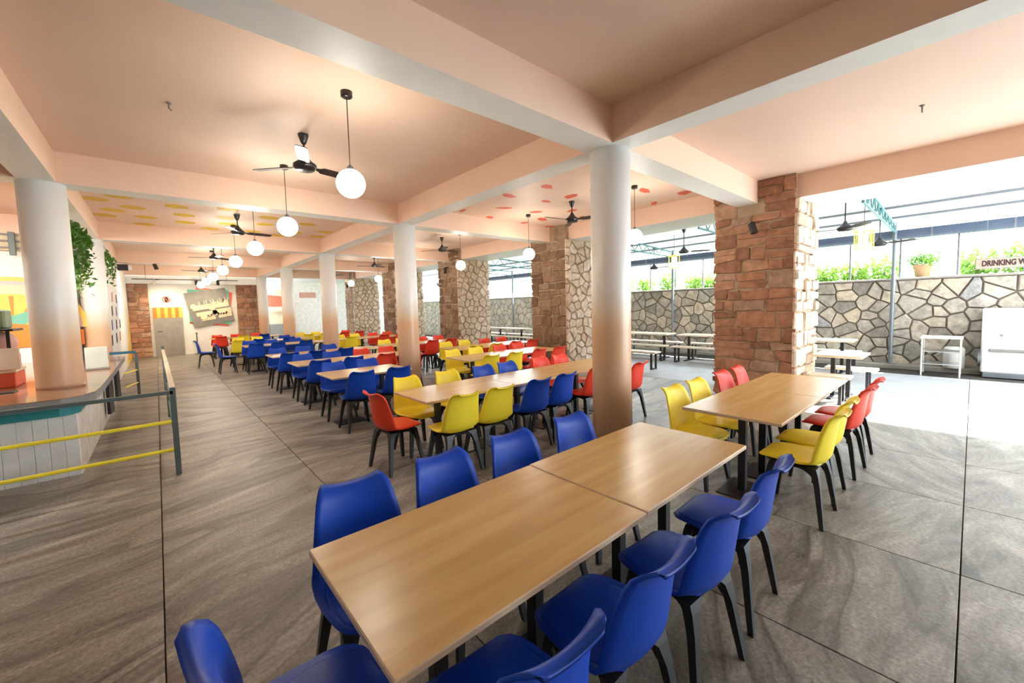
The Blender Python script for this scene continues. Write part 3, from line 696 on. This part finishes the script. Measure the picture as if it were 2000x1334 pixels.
MB().bbox(-4.075, -4.025, 8.95, 9.0, 0, .92, .004).obj('post', M_rail, gt); o = MB().bar((-4.05, 8.97, .93), (-4.45, 8.97, .93), .07, .05).obj('top_rail', plain('blue_rail_paint', (.02, .10, .17), .4), gt)
for z in (.55, .28): MB().tube((-4.05, 8.97, z), (-4.22, 8.4, z), .013, 8).obj('lower_rail', M_yrail, gt)
t = thing('counter_sign', 'pale blank board standing on the counter in a steel foot', 'sign', (-4.43, 6.5, .853))
MB().bbox(-.13, .13, -.012, .012, .03, .36, .004).obj('board', plain('pale_mint_board', (.55, .62, .56), .4), t); MB().bbox(-.14, .14, -.05, .05, 0, .03, .005).obj('foot', M_grey, t)
t = thing('card_machine', 'small black card machine on the counter beside the pale board', 'machine', (-4.72, 6.6, .853))
MB().bbox(-.07, .07, -.1, .1, 0, .10, .02).obj('body', M_black, t); MB().bbox(-.05, .05, -.06, .06, .10, .25, .01).obj('screen', M_black, t)

# stall on the counter behind the first column
st = thing('snack_stall', 'red snack display unit on the counter behind the white column', 'display', (-5.45, 5.35, .853))
MB().bbox(-.9, .42, -.25, .25, 0, .18, .01).obj('red_base', M_coral, st); MB().bbox(-.91, .43, -.26, .26, .18, .215, .006).obj('cream_band', M_cream, st)
MB().bbox(-.88, .40, -.2, .23, .215, .40, .01).obj('red_case', M_coral, st)
MB().bbox(-.9, .44, -.26, .26, .69, .72, .004).obj('top_shelf', M_black, st)
for x in (-.87, .39): MB().box(x - .015, x + .015, -.24, -.21, .4, .69).obj('shelf_post', M_black, st)
m = MB(); rr = random.Random(8)
for k in range(26): 
    a = -.55 + k * .021 * 1.5; m.box(a, a + .012, -.262, -.251, .07 + rr.uniform(-.004, .004), .10 + rr.uniform(0, .012))
rr = random.Random(9)
for k, x in enumerate((-.55, -.25, .05, .31)):
    o = MB().sphere(.13, n=14, k=8).obj('snack_bag', M_pink if k % 2 else M_sky1, None, True); o.location = (-5.45 + x, 5.30, .853 + .40 + .15); o.scale = (1, .8, 1.05)
    tag(o, ['white stuffed snack bag at the far end of the stall shelf', 'pink stuffed snack bag, second from the stall end', 'white stuffed snack bag, third from the stall end', 'pink stuffed snack bag beside the white column'][k], 'bag', 'snack bags on the stall')
t = MB().bbox(-.09, .09, -.012, .012, 0, .26, .003).obj('notice_board', M_sky1); t.location = (-5.06, 5.06, 1.08); tag(t, 'white notice tray leaning on the red snack stall', 'tray')
t = MB().bbox(-.5, .14, -.16, .16, 0, .24, .02).obj('storage_tub', M_green); t.location = (-5.22, 5.35, 1.573); tag(t, 'sage green plastic tub on the black stall shelf', 'tub')
t = MB().bbox(-.10, .10, -.02, .02, 0, .12, .01).obj('tablet_stand', M_grey); t.location = (-5.38, 5.02, 1.07); tag(t, 'dark grey tablet propped in front of the red stall', 'tablet')
t = MB().bbox(-.3, .3, -.10, .10, 0, .012, .004).obj('serving_tray', M_black); t.location = (-5.25, 4.62, .853); tag(t, 'black serving tray lying on the counter before the stall', 'tray')

# sunrise mural on the shop wall
mu = thing('sunrise_mural', 'painted sunrise mural with yellow arcs and mint leaf on shop wall', 'mural', (-5.70, 9.14, 1.50))
for i, (r0, r1, mm) in enumerate([(.98, .90, M_ylw), (.90, .83, M_pink), (.83, .66, M_cream), (.66, .0, M_ylw)]):
    m = MB()
    for k in range(24):
        a, b = PI * k / 24, PI * (k + 1) / 24
        m.add([(q * math.cos(w), -.004 - .002 * i, q * math.sin(w)) for w in (a, b) for q in (r1, r0)], [(0, 1, 3, 2)])
    m.obj('arc', mm, mu)
for k in range(5):
    a = PI * (.2 + .15 * k); m = MB(); m.add([(.2 * math.cos(a - .05), -.013, .2 * math.sin(a - .05)), (.62 * math.cos(a - .05), -.013, .62 * math.sin(a - .05)), (.62 * math.cos(a + .05), -.013, .62 * math.sin(a + .05)), (.2 * math.cos(a + .05), -.013, .2 * math.sin(a + .05))], [(0, 1, 2, 3)]); m.obj('ray', M_orange, mu)
m = MB(); m.add([(-.35, -.016, .45), (.0, -.016, .25), (.4, -.016, .42), (.12, -.016, .05), (-.05, -.016, .02)], [(0, 4, 1), (1, 4, 3), (1, 3, 2)]); m.obj('mint_leaf', M_tealp, mu)
m = MB(); m.add([(-.9, -.018, 0), (-.3, -.018, .16), (.9, -.018, -.05), (.9, -.018, -.35), (-.9, -.018, -.35)], [(0, 1, 2, 3, 4)]); m.obj('hill', M_orange, mu)
# fascia over the shop
hd = thing('shop_fascia', 'beige slatted fascia with grey posts above the shop wall', 'fascia', (0, 0, 0))
MB().box(-8.5, -5.0, 9.0, 9.12, 2.95, 3.26).obj('fascia_board', M_cream, hd)
for z in (2.98, 3.10, 3.22): MB().box(-8.5, -5.0, 8.93, 9.0, z, z + .03).obj('slat', M_grey, hd)
for x in (-5.58, -6.6, -7.6): MB().bbox(x - .04, x + .04, 8.86, 8.93, 2.85, 3.27, .005).obj('fascia_post', M_rail, hd)
# kids mural panel between first and second column
km = thing('playground_mural', 'tall painted panel of children playing behind the first column', 'mural', (-4.98, 9.04, 0))
MB().box(-.12, .14, -.01, .02, .855, 2.35).obj('panel', M_sky1, km)
for x, z, mm in ((-.03, 1.72, M_bluep), (.06, 1.75, M_coral), (.04, 1.42, M_purple), (.0, 1.12, M_bluep), (.08, 1.08, M_bluep)):
    m = MB(); m.prism([(x - .035, z - .09), (x + .035, z - .09), (x + .025, z + .05), (x - .025, z + .05)], lambda a, b: (a, -.011, b), lambda a, b: (a, -.016, b)); m.obj('painted_child', mm, km)
    m = MB(); m.prism([(x + .026 * math.cos(k * PI / 5), z + .082 + .03 * math.sin(k * PI / 5)) for k in range(10)], lambda a, b: (a, -.011, b), lambda a, b: (a, -.017, b)); m.obj('painted_head', M_skin, km)
# side-wall murals beyond the second column
wm = thing('letter_mural', 'white side wall mural with dark bold shapes', 'mural', (-4.495, 0, 0))
rr = random.Random(2)
for k in range(10):
    y = 10.6 + k * .34; z = 1.0 + (k % 4) * .35
    m = MB(); m.prism([(y, z), (y + .22, z + .03), (y + .2, z + .26), (y + .03, z + .24)], lambda a, b: (0, a, b), lambda a, b: (.006, a, b)); m.obj('painted_shape', [M_ink, M_bluep, M_ink, M_orange, M_ink][k % 5], wm)
m = MB(); m.prism([(15.5, .05), (18.9, .05), (18.9, 1.9), (17.2, .7)], lambda a, b: (0, a, b), lambda a, b: (.005, a, b)); m.obj('yellow_field', M_ylw, wm)
# hanging planters
def leaf_cloud(n, f, size, rnd):
    m = MB()
    for _ in range(n):
        c = Vector(f()); a = Vector((rnd.uniform(-1, 1), rnd.uniform(-1, 1), rnd.uniform(-.6, .9))).normalized(); b = a.orthogonal().normalized(); b.rotate(Matrix.Rotation(rnd.uniform(0, 6.28), 3, a)); cc = a.cross(b)
        s = size * rnd.uniform(.6, 1.3); m.add([c - b * s, c + cc * s * .45, c + b * s, c - cc * s * .45], [(0, 1, 2, 3)])
    return m
def planter(y0, y1, z0, z1, label, seed, n):
    t = thing('hanging_planter', label, 'planter', (-4.6, 0, 0)); rnd = random.Random(seed)
    MB().bbox(-.12, .08, y0, y1, z0, z1, .01).obj('trough', M_grey, t)
    for y in (y0 + .1, y1 - .1): MB().box(-.03, -.01, y - .01, y + .01, z1, SO).obj('hanger', M_grey, t)
    o = leaf_cloud(n, lambda: (rnd.gauss(.05, .055), rnd.uniform(y0 - .05, y1 + .05), z1 + .22 - 0.9 * abs(rnd.gauss(0, .40)) * rnd.choice((1, 1, .3))), .055, rnd).obj('ivy', M_leaf, t); o['kind'] = 'stuff'
planter(5.6, 7.4, 2.5, 2.8, 'grey trough of trailing green ivy between the first two counter columns', 41, 1500)
planter(10.6, 12.6, 2.75, 3.0, 'grey trough of trailing green ivy beyond the second counter column', 42, 900)

# ------------------------------------------------------------------ canopy roof outdoors
RZ = lambda x: 3.60 - (x - 5.23) * 0.055
roof = structure(MB().box(5.15, 5.22, -3.4, 19.0, 3.50, 3.60).obj('canopy_roof', M_steel))
ysr = [-3.4, -1.3, 1.35, 4.0, 6.65, 9.3, 11.95, 14.6, 17.25, 19.0]
for a, b in zip([-7.0] + ysr, ysr):
    for x0, x1 in ((5.0, 7.5), (7.5, 9.95)):
        if x0 < 7 and a < -3.5: continue  # unseen outer strip past the open corner is added to shade the cabinet
        m = MB(); m.prism([(x0, a), (x1, a), (x1, b), (x0, b)], lambda x, y: (x, y, RZ(x) + .06), lambda x, y: (x, y, RZ(x) + .066)); m.obj('roof_panel', M_sheet, roof)
for x in (6.5, 7.9, 9.0): MB().box(x - .02, x + .02, -3.4 if x < 7 else -7.0, 19.0, RZ(x) + .01, RZ(x) + .055).obj('purlin', M_steel, roof)
def truss(y, label):
    t = thing('roof_truss', label, 'truss', (0, y, 0)); x0, x1 = 5.25, 9.42; n = 18
    zt = lambda x: RZ(x) - .05; zb = lambda x: RZ(x) - .05 - .30 * (1 - .45 * (x - x0) / (x1 - x0))
    MB().tube((x0, 0, zt(x0)), (x1, 0, zt(x1)), .022, 8).obj('top_chord', M_teal, t); MB().tube((x0, 0, zb(x0)), (x1, 0, zb(x1)), .022, 8).obj('bottom_chord', M_teal, t)
    for k in range(n):
        xa = x0 + (x1 - x0) * k / n; xb = x0 + (x1 - x0) * (k + 1) / n
        a, b = ((xa, 0, zt(xa)), (xb, 0, zb(xb))) if k % 2 else ((xa, 0, zb(xa)), (xb, 0, zt(xb)))
        MB().tube(a, b, .012, 6).obj('web_bar', M_teal, t)
for i, y in enumerate((-1.3, 1.35, 4.0, 6.65, 9.3, 11.95)): truss(y, 'teal lattice roof truss outdoors, %s along the canopy from the open corner' % ORD[i])
for i, y in enumerate((-1.3, 1.35, 4.0, 6.65, 9.3, 11.95, 14.6)):
    t = thing('canopy_post', 'round grey canopy post by the rubble wall, %s from open corner' % ORD[i], 'post', (9.42, y, 0))
    MB().tube((0, 0, .09), (0, 0, RZ(9.42)), .038, 14).obj('post', M_steel, t, False); MB().bbox(-.09, .09, -.09, .09, .088, .105, .004).obj('base_plate', M_steel, t)
gu = thing('roof_gutter', 'blue grey gutter along the outer edge of the canopy', 'gutter', (0, 0, 0))
m = MB(); q = [(9.62 + .13 * math.cos(PI + PI * k / 10), 3.20 + .20 * math.sin(PI + PI * k / 10)) for k in range(11)]
m.prism(q, lambda x, z: (x, -5.5, z), lambda x, z: (x, 19, z)); m.obj('channel', M_gutter, gu)
for k in range(14): 
    y = -4.2 + 1.15 * k; q2 = [(9.62 + .137 * math.cos(PI + PI * j / 10), 3.20 + .207 * math.sin(PI + PI * j / 10)) for j in range(11)]
    m = MB(); m.prism(q2, lambda x, z: (x, y, z), lambda x, z: (x, y + .03, z)); m.obj('gutter_bracket', M_steel, gu)
fr = thing('screen_fence', 'slim grey post fence standing on top of the rubble wall', 'fence', (9.72, 0, 2.10))
MB().box(-.015, .015, -5.5, 14, .90, .93).obj('top_rail', M_steel, fr); 
y = -5.0
while y < 14: MB().box(-.016, .016, y - .016, y + .016, 0, .9).obj('fence_post', M_steel, fr); y += .905
fan(6.0, -0.96, 100, 'dark outdoor ceiling fan, first past the red pillar under the canopy', RZ(6.0), .62)
fan(7.6, -1.25, 5, 'dark outdoor ceiling fan hanging low by the canopy post', RZ(7.6), .72)
fan(6.6, 2.30, 60, 'dark outdoor ceiling fan between the red pillar and the big column', RZ(6.6), .58)
fan(8.4, 4.1, 20, 'dark outdoor ceiling fan by the second canopy truss over benches', RZ(8.4), .66)
fan(7.0, 7.2, 45, 'dark outdoor ceiling fan seen between second and third stone pillars', RZ(7.0), .55)
def lantern(x, y, label):
    t = thing('cage_lantern', label, 'lamp', (x, y, 2.62), 0, 'yellow cage lanterns under the canopy')
    M_cage = M_yrail
    for z in (0, .34): MB().lathe([(.14, 0), (.155, 0), (.155, .015), (.14, .015)], (0, 0, z), 20, caps=False).obj('ring', M_cage, t)
    for k in range(8):
        a = 2 * PI * k / 8; MB().tube((.147 * math.cos(a), .147 * math.sin(a), .005), (.147 * math.cos(a), .147 * math.sin(a), .35), .008, 6).obj('cage_bar', M_cage, t)
    MB().lathe([(.06, .03), (.07, .06), (.07, .28), (.05, .31)], n=18).obj('lamp_glass', M_lamp, t, True)
    MB().tube((0, 0, .31), (0, 0, RZ(x) + .062 - 2.62), .006, 6).obj('cord', M_cord, t)
    for a in (0, PI / 2): MB().bar((.147 * math.cos(a), .147 * math.sin(a), .35), (-.147 * math.cos(a), -.147 * math.sin(a), .35), .012, .008).obj('top_strap', M_cage, t)
lantern(7.0, -1.09, 'yellow cage lantern beside the red pillar under the canopy')
lantern(7.4, 2.95, 'yellow cage lantern showing past the inner edge of the red pillar')
lantern(7.2, 8.2, 'yellow cage lantern showing between the second and third pillars')

# picnic sets under the canopy
def picnic_table(x, y0, y1, w, label, g='pale timber canteen tables under the canopy'):
    t = thing('picnic_table', label, 'table', (x, (y0 + y1) / 2, 0), 0, g); h = (y1 - y0) / 2
    MB().bbox(-w / 2, w / 2, -h, h, .71, .75, .006).obj('tabletop', M_pale, t)
    for s in (-1, 1):
        yy = s * (h - .22); MB().bbox(-.03, .03, yy - .03, yy + .03, .03, .71, .004).obj('post', M_black, t); MB().bbox(-.28, .28, yy - .03, yy + .03, 0, .03, .004).obj('foot_bar', M_black, t)
def bench(x, y0, y1, label, w=.32, g='pale timber benches under the canopy'):
    t = thing('bench', label, 'bench', (x, (y0 + y1) / 2, 0), 0, g); h = (y1 - y0) / 2
    MB().bbox(-w / 2, w / 2, -h, h, .41, .45, .006).obj('seat', M_pale, t)
    for s in (-1, 1):
        yy = s * (h - .12)
        for sx in (-1, 1): MB().box(sx * (w/2 - .05) - .02, sx * (w/2 - .05) + .02, yy - .02, yy + .02, 0, .41).obj('leg', M_black, t)
        MB().box(-(w/2 - .05), (w/2 - .05), yy - .02, yy + .02, 0.0, .035).obj('foot_bar', M_black, t)
for i, (y0, y1) in enumerate(((-.89, .85), (1.2, 2.95), (3.25, 5.0), (5.3, 7.1), (7.4, 9.2), (9.5, 11.3), (11.6, 13.4))):
    nm = 'canteen set %s along the rubble wall from open corner' % ORD[i]
    picnic_table(7.85, y0, y1, .62, 'pale table of the ' + nm)
    bench(7.32, y0 - .12, y1, 'hall side bench of the ' + nm); bench(8.4, y0 - .02, y1, 'wall side bench of the ' + nm)
picnic_table(5.0, -1.44, -.80, .78, 'pale square table close in front of the red pillar')
bench(5.57, -1.52, -.82, 'pale bench on the rubble wall side of the square table'); bench(4.49, -1.34, -.80, 'pale bench on the hall side of the square table')
bench(5.75, 2.54, 4.0, 'pale bench between first and second stone pillars beside the hall')

# water point: cabinet, rack, drum, sign
cb = thing('water_cooler_cabinet', 'white steel water cooler cabinet against the rubble wall', 'cabinet', (9.25, -3.27, 0))
MB().bbox(-.28, .3, -.65, .60, .09, 1.38, .02).obj('cabinet_body', M_wcab, cb); MB().bbox(-.30, .3, -.62, .57, .0, .09, .005).obj('plinth', M_steel, cb)
MB().bbox(-.34, -.28, -.55, .50, .52, .58, .01).obj('drip_tray', M_grey, cb)
for y in (.35, -.05): MB().tube((-.28, y, .86), (-.35, y, .85), .022, 8).obj('tap', M_grey, cb)
MB().tube((-.1, .60, .35), (-.1, .64, .35), .16, 20).obj('hose_reel', M_steel, cb)
rk = thing('steel_rack', 'open white steel rack with two shelves by the rubble wall', 'rack', (8.78, -2.13, 0))
for sx in (-.28, .28):
    for sy in (-.27, .27): MB().tube((sx, sy, 0), (sx, sy, .78), .013, 8).obj('leg', M_wcab, rk)
for z in (.24, .50): MB().bbox(-.29, .29, -.28, .28, z, z + .015, .004).obj('shelf', M_chrome, rk)
MB().bbox(-.31, .31, -.30, .30, .78, .81, .006).obj('rack_top', M_wcab, rk)
t = MB().lathe([(.01, 0.0), (.15, 0), (.16, .03), (.16, .42), (.13, .46), (.01, .46)], n=24).obj('water_drum', M_sky1, None, True); t.location = (9.37, -2.3, .09)
tag(t, 'white plastic drum on the kerb behind the steel rack', 'drum')
sg = thing('drinking_water_sign', 'salmon DRINKING WATER sign board hung above the white cabinet', 'sign', (9.0, -3.02, 2.17))
MB().bbox(-.02, .02, -.55, .49, 0, .215, .004).obj('sign_frame', M_grey, sg); MB().bbox(-.026, .0, -.535, .475, .015, .20, .003).obj('sign_face', M_signface, sg)
for y in (-.4, .35): MB().tube((0, y, .21), (0, y, RZ(9.0) + .062 - 2.17), .006, 6).obj('hanger', M_steel, sg)
def text(body, size, name, parent, mat, loc, rot, ext=.002, align='CENTER', bold=.006):
    c = bpy.data.curves.new(name, 'FONT'); c.body = body; c.size = size; c.extrude = ext; c.align_x = align; c.align_y = 'CENTER'; c.offset = bold; c.materials.append(mat)
    f = bpy.data.objects.new(name, c); COL.objects.link(f); bpy.context.view_layer.update()
    me = bpy.data.meshes.new_from_object(f.evaluated_get(bpy.context.evaluated_depsgraph_get())); bpy.data.objects.remove(f); bpy.data.curves.remove(c)
    me.name = name; o = bpy.data.objects.new(name, me); COL.objects.link(o); o.parent = parent; o.location = loc; o.rotation_euler = rot; return o
o = text('DRINKING WATER', .15, 'sign_lettering', sg, M_ink, (-.029, .40, .107), (PI / 2, 0, -PI / 2), align='LEFT'); o.scale = (.60, 1, 1)

# far yard: kiosk and sign past the last columns
ko = thing('yard_kiosk', 'small cream kiosk with red awning past the last columns', 'kiosk', (1.12, 21.6, 0))
MB().box(-.55, .62, .1, .38, 0, 2.9).obj('kiosk_wall', M_cream, ko)
m = MB(); m.add([(-.45, 0.1, 2.62), (.62, .1, 2.5), (.62, -.25, 1.98), (-.5, -.25, 2.0), (-.45, .1, 1.98), (.62, .1, 1.96)], [(0, 3, 2, 1), (3, 4, 5, 2), (0, 4, 3), (1, 2, 5)]); m.obj('awning', M_coral, ko)
MB().box(-.52, .62, -.27, -.24, 1.72, 1.97).obj('sign_band', M_cream, ko)
MB().bbox(-.35, .6, -.2, .1, 0, 1.05, .02).obj('machine_front', M_grey, ko); MB().bbox(-.42, -.36, -.24, .1, 0, 1.12, .01).obj('machine_side', M_black, ko)
t = MB().bbox(-.42, .45, -.02, .02, 0, .30, .01).obj('yard_sign', M_signface); t.location = (2.85, 21.962, 2.45); tag(t, 'pale salmon sign board high on the far white yard wall', 'sign')

# shrubs and pot on the terrace above the retaining wall
def shrub(x, y, h, w, label, seed, n=700):
    t = thing('shrub', label, 'shrub', (x, y, 1.95), 0, 'green shrubs above the rubble wall'); rnd = random.Random(seed)
    m = MB()
    for k in range(4): a = rnd.uniform(0, 6.28); m.tube((0, 0, 0), (.3 * w * math.cos(a), .3 * w * math.sin(a), h * .7), .016, 6, .006)
    m.obj('stem', M_stem, t)
    def f():
        p = Vector((rnd.uniform(-1, 1), rnd.uniform(-1, 1), rnd.uniform(-1, 1))); k = 1 - .16 * max(0, p.length - 1.15)
        top = 1 + .16 * math.sin(7 * p.y + seed) + .1 * math.sin(11 * p.x + seed)
        return (p.x * w * 1.1 * k, p.y * w * 1.18 * k, h * .08 + (p.z + 1) * .46 * h * top * k)
    o = leaf_cloud(n, f, .05, rnd).obj('foliage', M_shrub, t); o['kind'] = 'stuff'
NUM = ['one','two','three','four','five','six','seven','eight','nine','ten','eleven','twelve','thirteen','fourteen','fifteen','sixteen','seventeen','eighteen','nineteen','twenty']
rr = random.Random(5); y = -4.4; i = 0
while i < 20:
    if -2.4 < y < -1.1: y = -1.05
    shrub(10.48 + rr.uniform(-.06, .06), y, rr.uniform(.55, .74), .24, 'leafy green shrub above the rubble wall, number %s counted from open corner' % NUM[i], 60 + i, 900); y += .60 if i < 12 else .9; i += 1
t = thing('terracotta_pot', 'terracotta pot with a clipped plant among the shrubs', 'pot', (10.3, -1.72, 1.95))
MB().lathe([(.10, 0), (.16, .40), (.18, .41), (.18, .46), (.15, .46)], n=20).obj('pot', M_terra, t, True)
o = leaf_cloud(350, lambda: (rr.gauss(0, .12), rr.gauss(0, .14), .56 + rr.gauss(0, .08)), .045, rr).obj('foliage', M_leaf, t); o['kind'] = 'stuff'
